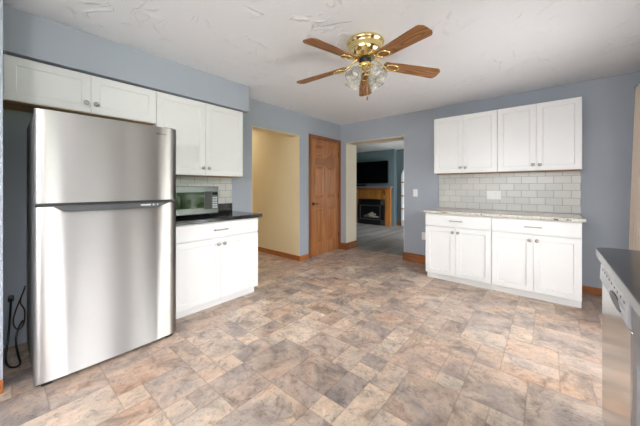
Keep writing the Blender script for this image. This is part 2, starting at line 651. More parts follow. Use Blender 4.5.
# ------------------------------------------------------------------ structure
# floor: one mesh, one face per vinyl tile of a random ashlar pattern
def make_floor():
    random.seed(11)
    ux, uy = 0.152, 0.131
    X0, Y0 = -0.40 - 40 * ux, 1.755 - 32 * uy
    nx, ny = 49, 56
    used = [[False] * ny for _ in range(nx)]
    # some tiles laid as seen in front of the camera (grid col, row, w, h)
    fixed = [(40, 32, 2, 3), (30, 23, 2, 2), (36, 30, 1, 1), (42, 32, 3, 3), (38, 29, 2, 3), (34, 28, 2, 2), (32, 27, 2, 3), (41, 35, 2, 1)]
    sizes = [(2, 3), (3, 2), (2, 2), (3, 3), (1, 2), (2, 1), (1, 1), (3, 1), (1, 3)]
    wts = [6, 5, 5, 2, 4, 5, 4, 1, 1]
    tiles = []

    def fits(i, j, w, h):
        return i + w <= nx and j + h <= ny and not any(used[a][b] for a in range(i, i + w) for b in range(j, j + h))

    def put(i, j, w, h):
        for a in range(i, i + w):
            for b in range(j, j + h):
                used[a][b] = True
        tiles.append((i, j, w, h))
    for t in fixed:
        if fits(*t):
            put(*t)
    for j in range(ny):
        for i in range(nx):
            if used[i][j]:
                continue
            opts = [(s, w) for s, w in zip(sizes, wts) if fits(i, j, *s)]
            s = random.choices([o[0] for o in opts], [o[1] for o in opts])[0]
            put(i, j, *s)
    pal = [srgb(198, 178, 163), srgb(178, 159, 148), srgb(153, 139, 132), srgb(212, 196, 179), srgb(226, 211, 192),
           srgb(192, 162, 141), srgb(143, 133, 130), srgb(206, 186, 168), srgb(174, 149, 134)]
    bm = bmesh.new()
    col = bm.loops.layers.float_color.new('tile')
    ua = bm.loops.layers.uv.new('edge_low')
    ub = bm.loops.layers.uv.new('edge_high')
    for i, j, w, h in tiles:
        x0, y0, x1, y1 = X0 + i * ux, Y0 + j * uy, X0 + (i + w) * ux, Y0 + (j + h) * uy
        x0, x1, y0, y1 = max(x0, -6.0), min(x1, XR + .1), max(y0, YR - .1), min(y1, 4.60)
        if x1 - x0 < 1e-4 or y1 - y0 < 1e-4:
            continue
        if w * h == 1:
            c = random.choice([pal[4], pal[3], pal[6], pal[0], pal[4]])
        else:
            c = random.choice(pal)
        f = random.uniform(0.9, 1.08)
        c = (c[0] * f, c[1] * f, c[2] * f, 1)
        face = bm.faces.new([bm.verts.new(p) for p in ((x0, y0, 0), (x1, y0, 0), (x1, y1, 0), (x0, y1, 0))])
        for lp in face.loops:
            p = lp.vert.co
            lp[col] = c
            lp[ua].uv = (p.x - x0, p.y - y0)
            lp[ub].uv = (x1 - p.x, y1 - p.y)
    o = obj('floor', bm, M['floor'])
    o['kind'] = 'structure'


make_floor()
struct('floor_living', M['plank'], (-7.0, -1.4, 4.60, 8.5, -0.06, 0.0))
struct('floor_slab', M['plank'], (-6.0, 0.9, -2.1, 4.60, -0.12, -0.012))

struct('ceiling', M['ceiling'], (-6.0, 1.0, -2.2, 4.75, ZC, ZC + 0.12))
struct('ceiling_living', plain('living_room_ceiling_paint', srgb(206, 208, 208), 0.8), (-7.0, -1.4, 4.60, 8.5, 2.40, 2.50))

# left wall with hall opening and pantry doorway; the part beside the refrigerator stands forward
struct('wall_left', M['wall'],
       (XL - .17, XL, 0.018, 2.266, 0, ZC),
       (XL - .17, XL, 2.266, 3.204, 2.07, ZC),
       (XL - .17, XL, 3.204, 3.47, 0, ZC),
       (XL - .17, XL, 3.47, 4.33, 2.085, ZC),
       (XL - .17, XL, 4.33, YB + .2, 0, ZC))
struct('wall_left_front', M['wall'], (XL - .17, XS, YR - .12, 0.018, 0, ZC))
# back wall, deep, with the opening to the living room
struct('wall_back', M['wall'],
       (XL - .17, -3.0, YB, YJ, 0, ZC),
       (-3.0, -1.832, YB, YJ, 2.075, ZC),
       (-1.832, XR + .12, YB, YJ, 0, ZC))
struct('trim_1', M['cream_pale'],
       (-3.0, -2.994, YB + .001, YJ, 0, 2.075),
       (-1.838, -1.832, YB + .001, YJ, 0, 2.075),
       (-3.0, -1.832, YB + .001, YJ, 2.068, 2.0751))
struct('trim_2', M['cream'], (XL - .17, XL - .001, 2.266, 3.204, 2.063, 2.0701),
       (XL - .17, XL - .001, 2.266, 2.272, 0, 2.063))
# right wall with patio door and window over the sink
struct('wall_right', M['wall'],
       (XR, XR + .12, YR - .12, -0.60, 0, ZC),
       (XR, XR + .12, -0.60, 1.10, 0, 1.05),
       (XR, XR + .12, -0.60, 1.10, 2.12, ZC),
       (XR, XR + .12, 1.10, 2.00, 0, ZC),
       (XR, XR + .12, 2.00, 3.30, 2.05, ZC),
       (XR, XR + .12, 3.30, YB, 0, ZC))
struct('wall_rear', M['wall'],
       (XS, -1.75, YR - .12, YR, 0, ZC),
       (-1.75, -0.05, YR - .12, YR, 0, 0.9),
       (-1.75, -0.05, YR - .12, YR, 2.1, ZC),
       (-0.05, XR, YR - .12, YR, 0, ZC))
# hallway behind the left wall
struct('wall_hall_right', M['cream'], (-5.6, XL - .0005, 3.2035, 3.30, 0, ZC))
struct('wall_hall_left', M['cream'], (-5.6, XL - .171, 2.15, 2.25, 0, ZC))
struct('wall_hall_end', M['cream'], (-5.7, -5.6, 2.15, 3.30, 0, ZC))
# living room
struct('wall_living_far', M['teal'], (-7.0, -1.3, 8.15, 8.27, 0, 2.40))
struct('wall_living_chimney', M['teal'], (-5.25, -3.68, 7.95, 8.15, 0, 2.40))
struct('wall_living_left', M['teal'], (-7.1, -7.0, YJ, 8.27, 0, 2.40))
struct('wall_living_right', M['teal'],
       (-1.5, -1.38, YJ, 6.10, 0, 2.40), (-1.5, -1.38, 7.60, 8.15, 0, 2.40),
       (-1.5, -1.38, 6.10, 7.60, 0, 0.50), (-1.5, -1.38, 6.10, 7.60, 2.20, 2.40))
struct('wall_living_near', M['teal'], (-7.0, XL - .17, YJ - .12, YJ, 0, 2.40))
# soffit over the left cabinets
struct('wall_soffit', M['wall'], (XL, -2.785, 0.018, 1.966, 2.135, ZC))
# outside
struct('ground_lawn', M['grass'], (0.93, 14.0, -12, 16, -0.45, -0.35), (-14.0, 0.93, -14, -2.15, -0.45, -0.35))

struct('ground_bounce', plain('pale_bounce_concrete', srgb(232, 228, 222), 0.9), (0.93, 6.5, -5.0, 9.0, -0.35, -0.30), (-6.0, 0.93, -8.5, -2.13, -0.35, -0.30))  # unseen pale paving added to bounce daylight onto ceiling and upper cabinets

# baseboards
def skirting(name, mat, *bs):
    return struct(name, mat, *bs, bev=0.004)


skirting('baseboard_hall', M['base_x'], (-5.58, XL + .0145, 3.190, 3.203, 0, 0.082))
skirting('baseboard_left', M['base_y'], (XL, XL + .014, 3.190, 3.425, 0, 0.082))
skirting('baseboard_left_front', M['base_x'], (XS, XS + .014, YR, 0.020, 0, 0.082))
skirting('baseboard_back_jamb', M['base_dark_y'], (-2.994, -2.980, YB - .014, YJ, 0, 0.135))
skirting('baseboard_back_corner', M['base_dark'], (XL + .014, -2.980, YB - .016, YB, 0, 0.135))
skirting('baseboard_back', M['base_dark'], (-1.845, -1.262, YB - .016, YB, 0, 0.14), (-1.852, -1.838, YB - .016, YJ, 0, 0.14))
skirting('baseboard_right_of_cabinets', M['base_x'], (0.262, XR, YB - .014, YB, 0, 0.086))
skirting('baseboard_living', M['base_dark'], (-3.68, -1.5, 8.134, 8.15, 0, 0.13))

# fill light added to brighten the hallway, out of sight behind the opening
area('hall_fill_light', (-4.7, 2.75, 2.40), (0, 0, 0), 0.35, 0.35, 3.0, (1.0, 0.90, 0.74))

# windows and patio door of the right wall and the rear wall (out of frame, they let the daylight in)
def window_unit(name, T, u0, u1, v0, v1, split, kind_name='window'):
    bm = bmesh.new()
    fw = 0.055
    for a in ((u0, u1, v0, v0 + fw), (u0, u1, v1 - fw, v1), (u0, u0 + fw, v0 + fw, v1 - fw), (u1 - fw, u1, v0 + fw, v1 - fw)):
        box(bm, a[0], a[1], a[2], a[3], 0.02, 0.10, T=T)
    for s in split:
        box(bm, s - .035, s + .035, v0 + fw, v1 - fw, 0.03, 0.09, T=T)
    o = obj(name, bm, M['window_white'])
    o['kind'] = 'structure'
    g = bmesh.new()
    box(g, u0 + fw, u1 - fw, v0 + fw, v1 - fw, 0.058, 0.062, T=T)
    obj('window_pane', g, M['pane'], o)
    return o


window_unit('door_1', lambda u, v, w: (XR + w, u, v), 2.00, 3.30, 0.0, 2.05, [2.65])
window_unit('window_1', lambda u, v, w: (XR + w, u, v), -0.60, 1.10, 1.05, 2.12, [0.25])
window_unit('window_added_rear', lambda u, v, w: (u, YR - w, v), -1.75, -0.05, 0.9, 2.1, [-0.9])  # unseen window added for flatter daylight from behind the camera
window_unit('window_added_living', lambda u, v, w: (-1.5 + w, u, v), 6.10, 7.60, 0.50, 2.20, [6.85])  # unseen window added to light the living room

# ------------------------------------------------------------------ cabinets
LEFT = lambda X: (lambda u, v, w: (X + w, u, v))        # faces +X, u runs along Y
BACK = lambda Y: (lambda u, v, w: (u, Y - w, v))        # faces -Y, u runs along X
RIGHT = lambda X: (lambda u, v, w: (X - w, u, v))       # faces -X, u runs along Y


def shaker_bm(u0, u1, v0, v1, th, T, rail=0.057, inset=0.009, slope=0.004):
    bm = bmesh.new()
    e = 0.0018

    def rect(a, w):
        return [bm.verts.new(T(*p)) for p in ((u0 + a, v0 + a, w), (u1 - a, v0 + a, w), (u1 - a, v1 - a, w), (u0 + a, v1 - a, w))]
    rings = [rect(0, 0), rect(0, th - e), rect(e, th), rect(rail, th), rect(rail + slope, th - inset)]
    bm.faces.new(rings[0])
    for a, b in zip(rings, rings[1:]):
        for i in range(4):
            bm.faces.new((a[i], a[(i + 1) % 4], b[(i + 1) % 4], b[i]))
    bm.faces.new(rings[-1])
    return bm


def slab_bm(u0, u1, v0, v1, th, T):
    bm = bmesh.new()
    box(bm, u0, u1, v0, v1, 0, th, T=T, bev=0.002)
    return bm


def knob(parent, u, v, th, T, g=1.2):
    bm = bmesh.new()
    lathe(bm, [(0, th), (0.0075, th), (0.006, th + .004), (0.005, th + .012), (0.0075, th + .016), (0.0145, th + .019), (0.0160, th + .024), (0.0135, th + .029), (0.006, th + .032), (0, th + .0325)],
          T=lambda a, b, h: T(u + a * g, v + b * g, h), n=18)
    return obj('knob', bm, M['nickel'], parent)


def pull(parent, u, v, th, T, half=0.062):
    bm = bmesh.new()
    pts = [(u - half, v, th + .026), (u + half, v, th + .026)]
    tube(bm, [(u - half - .012, v, th + .027), (u - half, v, th + .027), (u + half, v, th + .027), (u + half + .012, v, th + .027)], 0.0058, 10, T=T)
    for s in (-1, 1):
        tube(bm, [(u + s * half, v, th - .001), (u + s * half, v, th + .027)], 0.005, 10, T=T)
    return obj('pull', bm, M['nickel'], parent)


GAP = 0.0022


def upper_cabinet(label, group, T, origin, u0, u1, v0, v1, depth, split, kz, inset=0.009):
    t = thing('upper_cabinet', label, 'cabinet', origin, group)
    th = 0.02
    bm = bmesh.new()
    box(bm, u0 + .0006, u1 - .0006, v0, v1, -depth + .0008, -0.001, T=T)
    obj('cabinet_body', bm, M['white'], t)
    bm = bmesh.new()
    box(bm, u0 + .002, u1 - .002, v0 - .006, v0 - .0003, -depth + .001, 0.0, T=T)
    obj('underside', bm, M['birch'], t, 'bare wood underside')
    d1 = obj('door', shaker_bm(u0 + GAP, split - GAP / 2, v0 + .001, v1 - .002, th, T, inset=inset), M['white'], t)
    d2 = obj('door', shaker_bm(split + GAP / 2, u1 - GAP, v0 + .001, v1 - .002, th, T, inset=inset), M['white'], t)
    knob(d1, split - .031, v0 + kz, th, T)
    knob(d2, split + .031, v0 + kz, th, T)
    return t


def base_cabinet(label, group, T, origin, u0, u1, depth, split, toe=0.075, end_panel=True, vz=(0.105, 0.705, 0.718, 0.862)):
    t = thing('base_cabinet', label, 'cabinet', origin, group)
    th = 0.02
    bm = bmesh.new()
    box(bm, u0 + .0006, u1 - .0006, 0.09, 0.8755, -depth + .001, -0.001, T=T)
    obj('cabinet_body', bm, M['white'], t)
    bm = bmesh.new()
    box(bm, u0 + .001, u1 - .001, 0.001, 0.0895, -depth + .001, -toe, T=T)
    obj('toe_kick', bm, M['white'], t)
    dr = obj('drawer', slab_bm(u0 + GAP, u1 - GAP, vz[2], vz[3], th, T), M['white'], t)
    pull(dr, (u0 + u1) / 2, (vz[2] + vz[3]) / 2, th, T)
    d1 = obj('door', shaker_bm(u0 + GAP, split - GAP / 2, vz[0] - .015, vz[1], th, T), M['white'], t)
    d2 = obj('door', shaker_bm(split + GAP / 2, u1 - GAP, vz[0] - .015, vz[1], th, T), M['white'], t)
    knob(d1, split - .032, vz[1] - .058, th, T)
    knob(d2, split + .032, vz[1] - .058, th, T)
    return t


TL_up = LEFT(-2.832)
upper_cabinet('low white two-door wall cabinet directly above the stainless refrigerator', 'white wall cabinets on the left wall', TL_up,
              (-2.83, 0.486, 1.815), 0.020, 0.955, 1.815, 2.122, 0.307, 0.481, 0.072, 0.004)
upper_cabinet('tall white two-door wall cabinet above the microwave', 'white wall cabinets on the left wall', TL_up,
              (-2.83, 1.43, 1.345), 0.956, 1.898, 1.345, 2.122, 0.307, 1.434, 0.078, 0.004)
TL_lo = LEFT(-2.565)
base_cabinet('white base cabinet under the black granite counter, beside the refrigerator', None, TL_lo,
             (-2.57, 1.46, 0), 0.985, 1.922, 0.574, 1.458, toe=0.055)

TB_up = BACK(4.05)
upper_cabinet('left white two-door wall cabinet above the subway tile', 'white wall cabinets on the back wall', TB_up,
              (-0.87, 4.05, 1.41), -1.255, -0.488, 1.412, 2.192, 0.299, -0.877, 0.066, 0.006)
upper_cabinet('right white two-door wall cabinet above the subway tile', 'white wall cabinets on the back wall', TB_up,
              (-0.10, 4.05, 1.41), -0.487, 0.280, 1.412, 2.192, 0.299, -0.106, 0.066, 0.006)
TB_lo = BACK(3.715)
base_cabinet('left white base cabinet under the pale granite counter', 'white base cabinets on the back wall', TB_lo,
             (-0.88, 3.715, 0), -1.262, -0.506, 0.634, -0.889, toe=0.055)
base_cabinet('right white base cabinet under the pale granite counter', 'white base cabinets on the back wall', TB_lo,
             (-0.12, 3.715, 0), -0.505, 0.256, 0.634, -0.122, toe=0.055)

# countertops
bm = bmesh.new()
box(bm, -1.275, 0.282, 3.665, YB - .001, 0.8762, 0.908, bev=0.006)
tag(obj('countertop', bm, M['granite_light']), 'pale speckled granite counter on the back wall base cabinets', 'countertop')
t = thing('countertop', 'black speckled granite counter under the microwave', 'countertop', (-2.85, 1.46, 0.876))
bm = bmesh.new()
box(bm, XL + .001, -2.515, 0.97, 1.957, 0.8762, 0.914, bev=0.005)
obj('slab', bm, M['granite_black'], t)
bm = bmesh.new()
box(bm, XL + .001, XL + .021, 0.97, 1.948, 0.9142, 1.013, bev=0.002)
obj('upstand', bm, M['granite_black'], t)

# tile splashbacks
bm = bmesh.new()
box(bm, -1.275, 0.288, YB - .011, YB - .0005, 0.9082, 1.4055)
tag(obj('tile_backsplash', bm, M['subway_x']), 'white subway tile backsplash above the pale granite counter', 'backsplash')
bm = bmesh.new()
box(bm, XL + .0005, XL + .010, 0.97, 1.948, 1.0132, 1.3385)
tag(obj('tile_backsplash', bm, M['subway_y']), 'white subway tile backsplash behind the microwave', 'backsplash')

# ------------------------------------------------------------------ refrigerator
def refrigerator():
    t = thing('refrigerator', 'stainless steel top-freezer refrigerator left of the base cabinet', 'refrigerator', (-2.72, 0.53, 0))
    y0, y1 = 0.138, 0.941
    bm = bmesh.new()
    box(bm, -3.08, -2.415, y0 + .004, y1 - .004, 0.028, 1.675, bev=0.004)
    obj('cabinet_body', bm, M['grey_side'], t)
    T = LEFT(-2.408)

    def door(v0, v1, name):
        # gently crowned steel door: outline in (u, w), extruded along v
        pts = []
        n = 16
        d = 0.078
        pts.append((y0, 0.0))
        for i in range(n + 1):
            s = i / n
            u = y0 + (y1 - y0) * s
            edge = min(s, 1 - s) * (y1 - y0)
            crown = 0.007 * (1 - (2 * s - 1) ** 2)
            rnd = 0.0
            if edge < 0.006:
                rnd = 0.004 * (1 - edge / 0.006) ** 2
            pts.append((u, d - 0.007 + crown - rnd))
        pts.append((y1, 0.0))
        b = bmesh.new()
        prism(b, pts, v0, v1, T=lambda a, bb, h: T(a, h, bb), bev=0.003)
        for f in b.faces:
            f.smooth = True
        o = obj(name, b, M['steel'], t)
        return o
    fz = door(1.120, 1.692, 'freezer_door')
    ld = door(0.030, 1.098, 'fridge_door')
    # dark gasket gap between the doors
    bm = bmesh.new()
    box(bm, y0 + .006, y1 - .006, 1.0985, 1.1195, 0.0, 0.066, T=T)
    obj('gasket', bm, M['black'], t)
    # long tapered pocket grip along the top edge of the lower door
    b = bmesh.new()
    pts = [(0.215, 1.1015), (0.262, 1.068), (0.30, 1.063), (0.74, 1.063), (0.82, 1.071), (0.895, 1.1015)]
    prism(b, pts, 0.0765, 0.0845, T=T, bev=0.002)
    obj('grip', b, M['dark_grip'], ld)
    for u, w in ((0.685, 0.066), (0.765, 0.010), (0.795, 0.008)):
        b = bmesh.new()
        box(b, u, u + w, 1.081, 1.091, 0.0840, 0.0852, T=T)
        obj('grip_marking', b, M['letter'], ld)
    # dark feet
    for u in (y0 + .03, y1 - .07):
        b = bmesh.new()
        box(b, u, u + .05, 0.0, 0.018, -0.03, 0.045, T=T, bev=0.004)
        obj('foot', b, M['black'], t)
    b = bmesh.new()
    box(b, y0 + .01, y1 - .01, 0.0185, 0.0295, -0.006, 0.055, T=T)
    obj('kick_grille', b, M['black'], t)
    b = bmesh.new()
    box(b, y1 - .075, y1 - .005, 1.6925, 1.704, -0.05, 0.03, T=T, bev=0.003)
    obj('hinge_cover', b, M['dark_grip'], t)
    # name badge
    cu = bpy.data.curves.new('badge_text', 'FONT')
    cu.body = 'FRIGIDAIRE'
    cu.size = 0.0145
    cu.extrude = 0.0006
    cu.align_x = 'CENTER'
    tmp = bpy.data.objects.new('badge_text', cu)
    COL.objects.link(tmp)
    me = bpy.data.meshes.new_from_object(tmp.evaluated_get(bpy.context.evaluated_depsgraph_get()))
    bpy.data.objects.remove(tmp, do_unlink=True)
    b = bmesh.new()
    b.from_mesh(me)
    bpy.data.meshes.remove(me)
    for v in b.verts:
        v.co = Vector(T(0.826 + v.co.x, 1.632 + v.co.y, 0.0760 + v.co.z))
    obj('badge', b, M['badge'], fz)


refrigerator()

# ------------------------------------------------------------------ microwave
def microwave():
    t = thing('microwave', 'silver and black countertop microwave beside the refrigerator', 'microwave', (-2.90, 1.28, 0.914))
    y0, y1, z0, z1 = 1.03, 1.531, 0.940, 1.226
    bm = bmesh.new()
    box(bm, -3.105, -2.742, y0 + .003, y1 - .003, z0 + .002, z1 - .002, bev=0.006)
    obj('case', bm, M['dark_grip'], t)
    T = LEFT(-2.742)
    b = bmesh.new()
    box(b, y0, y1, z0, z1, 0.0, 0.020, T=T, bev=0.005)
    obj('front_frame', b, M['mw_steel'], t)
    b = bmesh.new()
    box(b, y0 + .02, 1.372, z0 + .062, z1 - .060, 0.0200, 0.0225, T=T, bev=0.001)
    obj('door_glass', b, M['mirror_glass'], t)
    b = bmesh.new()
    box(b, 1.376, 1.452, z0 + .050, z1 - .052, 0.0200, 0.0225, T=T, bev=0.001)
    obj('handle_panel', b, M['black'], t)
    cp = bmesh.new()
    box(cp, 1.455, 1.524, z0 + .050, z1 - .052, 0.0200, 0.0225, T=T, bev=0.001)
    c = obj('control_panel', cp, M['dark_grip'], t)
    b = bmesh.new()
    box(b, 1.462, 1.517, z1 - .088, z1 - .062, 0.0225, 0.0235, T=T)
    obj('display', b, M['screen'], c)
    for r in range(5):
        for q in range(3):
            b = bmesh.new()
            box(b, 1.463 + q * .019, 1.478 + q * .019, z0 + .058 + r * .025, z0 + .074 + r * .025, 0.0225, 0.0240, T=T, bev=0.0006)
            obj('button', b, M['panel_grey'], c)
    for x in (-3.06, -2.78):
        for y in (y0 + .05, y1 - .06):
            b = bmesh.new()
            lathe(b, [(0, 0.9145), (0.014, 0.9145), (0.014, 0.9415), (0, 0.9415)], T=lambda p, q, h: (x + p, y + q, h), n=14)
            obj('foot', b, M['black'], t)


microwave()

# ------------------------------------------------------------------ peninsula counter: dishwasher, sink cabinet, dark counter, sink
def right_run():
    # dark counter with one rounded corner and a cut-out for the sink
    ct = bmesh.new()
    pts = []
    cx, cy, r = 0.183 + .05, 1.985 - .05, .05
    pts.append((XR - .002, -1.2))
    pts.append((XR - .002, 1.985))
    for i in range(9):
        a = R(90 + 90 * i / 8)
        pts.append((cx + r * math.cos(a), cy + r * math.sin(a)))
    pts.append((0.183, -1.2))
    prism(ct, pts, 0.8765, 0.914, bev=0.008)
    tag(obj('countertop', ct, M['counter_dark']), 'charcoal counter with rounded corner over the dishwasher', 'countertop')

    T = RIGHT(0.222)
    d = thing('dishwasher', 'stainless steel dishwasher under the charcoal counter', 'dishwasher', (0.5, 1.59, 0))
    y0, y1 = 1.290, 1.888
    b = bmesh.new()
    box(b, y0 + .004, y1 - .004, 0.02, 0.868, -0.56, -0.002, T=T)
    obj('tub', b, M['grey_side'], d)
    b = bmesh.new()
    box(b, y0, y1, 0.10, 0.7605, 0.0, 0.022, T=T, bev=0.004)
    obj('door', b, M['dw_steel'], d)
    b = bmesh.new()
    box(b, y0 + .01, y1 - .01, 0.002, 0.098, -0.08, -0.055, T=T)
    obj('toe_kick', b, M['black'], d)
    b = bmesh.new()
    # control fascia with a sloped lower lip
    prism(b, [(0.0, 0.763), (0.019, 0.763), (0.030, 0.778), (0.026, 0.852), (0.020, 0.858), (0.0, 0.858)], y0, y1,
          T=lambda w, v, u: T(u, v, w), bev=0.002)
    f = obj('control_panel', b, M['panel_grey'], d)
    b = bmesh.new()
    pts = [(1.50 + .11 * math.cos(R(a)), 0.786 + (.030 if math.sin(R(a)) > 0 else .012) * math.sin(R(a))) for a in range(0, 360, 15)]
    prism(b, pts, 0.0245, 0.0312, T=T, bev=0.001)
    obj('handle', b, M['dark_grip'], f)
    for i in range(9):
        b = bmesh.new()
        u = 1.345 + i * .058
        box(b, u, u + .012, 0.830, 0.838, 0.024, 0.0290, T=T, bev=0.001)
        obj('button', b, M['grey_side'], f)
    b = bmesh.new()
    box(b, 1.335, 1.44, 0.795, 0.812, 0.0245, 0.0305, T=T)
    obj('label_strip', b, M['letter'], f)

    p = thing('end_panel', 'white end panel closing the far end of the dishwasher run', 'cabinet panel', (0.5, 1.905, 0))
    b = bmesh.new()
    box(b, 1.8895, 1.908, 0.001, 0.8755, -0.56, -0.012, T=T)
    obj('panel', b, M['white'], p)

    s = thing('sink_cabinet', 'grey sink base cabinet at right edge beside the dishwasher', 'cabinet', (0.5, 0.80, 0))
    u0, u1 = 0.40, 1.285
    b = bmesh.new()
    box(b, u0, u1, 0.09, 0.8755, -0.56, -0.001, T=T)
    obj('cabinet_body', b, M['grey_cab'], s)
    b = bmesh.new()
    box(b, u0, u1, 0.001, 0.0895, -0.56, -0.06, T=T)
    obj('toe_kick', b, M['grey_cab'], s)
    obj('false_front', slab_bm(u0 + .002, u1 - .002, 0.765, 0.868, 0.022, T), M['grey_cab'], s)
    for a, c, k in ((u0 + .002, 0.842, 0.81), (0.844, u1 - .002, 0.876)):
        dd = obj('door', shaker_bm(a, c, 0.09, 0.757, 0.02, T), M['grey_cab'], s)
        knob(dd, k, 0.70, 0.02, T)

    k = thing('sink', 'stainless drop-in sink rim set in the charcoal counter', 'sink', (0.48, 0.80, 0.914))
    b = bmesh.new()
    ring = smooth_pts([(0.235, 0.46, .9265), (0.235, 1.10, .9265), (0.27, 1.15, .9265), (0.70, 1.15, .9265), (0.74, 1.10, .9265), (0.74, 0.46, .9265), (0.70, 0.42, .9265), (0.27, 0.42, .9265)], 4, True)
    tube(b, ring, 0.012, 8, True)
    obj('rim', b, M['dw_steel'], k)
    b = bmesh.new()
    box(b, 0.24, 0.735, 0.43, 1.14, 0.9145, 0.9195)
    obj('basin', b, M['dw_steel'], k)


right_run()

# brown wall cabinet between the sink window and the patio door, added out of frame to darken the refrigerator reflection
t = thing('reflection_cabinet', 'unseen brown cabinet added to darken the refrigerator reflection', 'cabinet', (0.64, 1.55, 1.36))
bm = bmesh.new()
box(bm, 0.50, XR - .001, 1.14, 1.97, 1.36, 2.30)
obj('cabinet_body', bm, M['oak_trim'], t)
for a, c, kk in ((1.142, 1.553, 1.52), (1.557, 1.968, 1.59)):
    dd = obj('door', shaker_bm(a, c, 1.362, 2.298, 0.02, RIGHT(0.4995)), M['oak_trim'], t)
    knob(dd, kk, 1.43, 0.02, RIGHT(0.4995))

# ------------------------------------------------------------------ pantry door in the left wall
def pantry_door():
    T = LEFT(XL)
    fr = bmesh.new()
    cw = 0.058
    box(fr, 3.427, 3.427 + cw, 0, 2.135, 0.0005, 0.016, T=T, bev=0.003)
    box(fr, 4.30, 4.30 + cw - .012, 0, 2.135, 0.0005, 0.016, T=T, bev=0.003)
    box(fr, 3.427 + cw, 4.30, 2.077, 2.135, 0.0005, 0.016, T=T, bev=0.003)
    box(fr, 3.47, 3.4855, 0, 2.085, -0.17, 0.0, T=T)
    box(fr, 4.2995, 4.33, 0, 2.085, -0.17, 0.0, T=T)
    box(fr, 3.4855, 4.2995, 2.072, 2.085, -0.17, 0.0, T=T)
    o = obj('door_2', fr, M['oak_trim'])
    o['kind'] = 'structure'
    u0, u1, v0, v1, th = 3.4875, 4.2975, 0.006, 2.070, 0.036
    Td = LEFT(XL - .040)
    panels = []
    mid = (u0 + u1) / 2
    st, ms = 0.105, 0.052
    for a, c in ((u0 + st, mid - ms), (mid + ms, u1 - st)):
        for p, q in ((1.775, 1.965), (1.035, 1.590), (0.235, 0.835)):
            panels.append((a, c, p, q))
    us = sorted({u0, u1} | {x for p in panels for x in p[:2]})
    vs = sorted({v0, v1} | {x for p in panels for x in p[2:]})
    b = bmesh.new()
    V = {}

    def vert(u, v, w):
        key = (round(u, 5), round(v, 5), round(w, 5))
        if key not in V:
            V[key] = b.verts.new(Td(u, v, w))
        return V[key]

    def quad(a, c, p, q, w):
        b.faces.new([vert(a, p, w), vert(c, p, w), vert(c, q, w), vert(a, q, w)])

    def ringf(r0, w0, r1, w1):
        A = [vert(r0[i], r0[j], w0) for i, j in ((0, 2), (1, 2), (1, 3), (0, 3))]
        B = [vert(r1[i], r1[j], w1) for i, j in ((0, 2), (1, 2), (1, 3), (0, 3))]
        for i in range(4):
            b.faces.new((A[i], A[(i + 1) % 4], B[(i + 1) % 4], B[i]))
    pset = {tuple(round(x, 5) for x in p) for p in panels}
    for a, c in zip(us, us[1:]):
        for p, q in zip(vs, vs[1:]):
            key = tuple(round(x, 5) for x in (a, c, p, q))
            if key not in pset:
                quad(a, c, p, q, th)
                continue
            g = lambda d: (a + d, c - d, p + d, q - d)
            ringf((a, c, p, q), th, g(.012), th - .018)
            ringf(g(.012), th - .018, g(.024), th - .018)
            ringf(g(.024), th - .018, g(.052), th - .005)
            quad(*g(.052), th - .005)
    box(b, u0, u1, v0, v1, 0, th - .0185, T=Td)
    for a, c, p, q in ((u0, u0 + .001, v0, v1), (u1 - .001, u1, v0, v1), (u0, u1, v0, v0 + .001), (u0, u1, v1 - .001, v1)):
        box(b, a, c, p, q, 0, th, T=Td)
    leaf = obj('door_leaf', b, M['door_oak'], o)
    # lever handle on the left stile
    h = bmesh.new()
    lathe(h, [(0, .036), (.030, .036), (.031, .040), (.026, .046), (.010, .048), (.010, .078), (0, .080)], T=lambda p, q, w: Td(3.548 + p, 0.925 + q, w), n=20)
    tube(h, smooth_pts([(3.548, .925, .072), (3.575, .926, .076), (3.62, .924, .074), (3.655, .917, .072)], 4), [.009] * 9 + [.007] * 4, 10, T=Td)
    obj('door_handle', h, M['bronze'], o)
    for v in (0.30, 1.05, 1.85):
        h = bmesh.new()
        tube(h, [(4.297, v - .045, .040), (4.297, v + .045, .040)], 0.006, 8, T=Td)
        obj('hinge', h, M['bronze'], o)
    # plain wooden plaque on the top rail of the door
    pl = thing('door_plaque', 'dark wooden plaque with a round disc high on the oak door', 'plaque', (XL, 3.88, 1.68))
    h = bmesh.new()
    box(h, 3.595, 3.905, 1.612, 1.742, th + .0005, th + .008, T=Td, bev=0.003)
    obj('board', h, M['plaque'], pl)
    h = bmesh.new()
    lathe(h, [(0, th + .0005), (.120, th + .0005), (.120, th + .010), (.115, th + .012), (0, th + .012)], T=lambda p, q, w: Td(4.015 + p * .95, 1.672 + q, w), n=32)
    obj('disc', h, M['plaque'], pl)


pantry_door()

# ------------------------------------------------------------------ switches and outlets
def wall_plate(name, label, cat, T, u, v, gangs, kind):
    t = thing(name, label, cat, T(u, v, 0))
    w = 0.036 * gangs + (0.01 * (gangs - 1))
    b = bmesh.new()
    box(b, u - w, u + w, v - .059, v + .059, 0.0005, 0.007, T=T, bev=0.002)
    obj('cover_plate', b, M['plate'], t)
    for g in range(gangs):
        c = u + (g - (gangs - 1) / 2) * .046
        k = kind[g]
        b = bmesh.new()
        if k == 'switch':
            box(b, c - .016, c + .016, v - .033, v + .033, 0.007, 0.011, T=T, bev=0.0015)
            obj('rocker', b, M['plate'], t)
        else:
            for s in (-1, 1):
                r = bmesh.new()
                box(r, c - .017, c + .017, v + s * .020 - .014, v + s * .020 + .014, 0.007, 0.0095, T=T, bev=0.002)
                ro = obj('receptacle', r, M['plate'], t)
                r = bmesh.new()
                for q in (-.006, .006):
                    box(r, c + q - .001, c + q + .001, v + s * .020 - .004, v + s * .020 + .006, 0.0095, 0.0099, T=T)
                obj('slot', r, M['black'], ro)
            b.free()
    return t


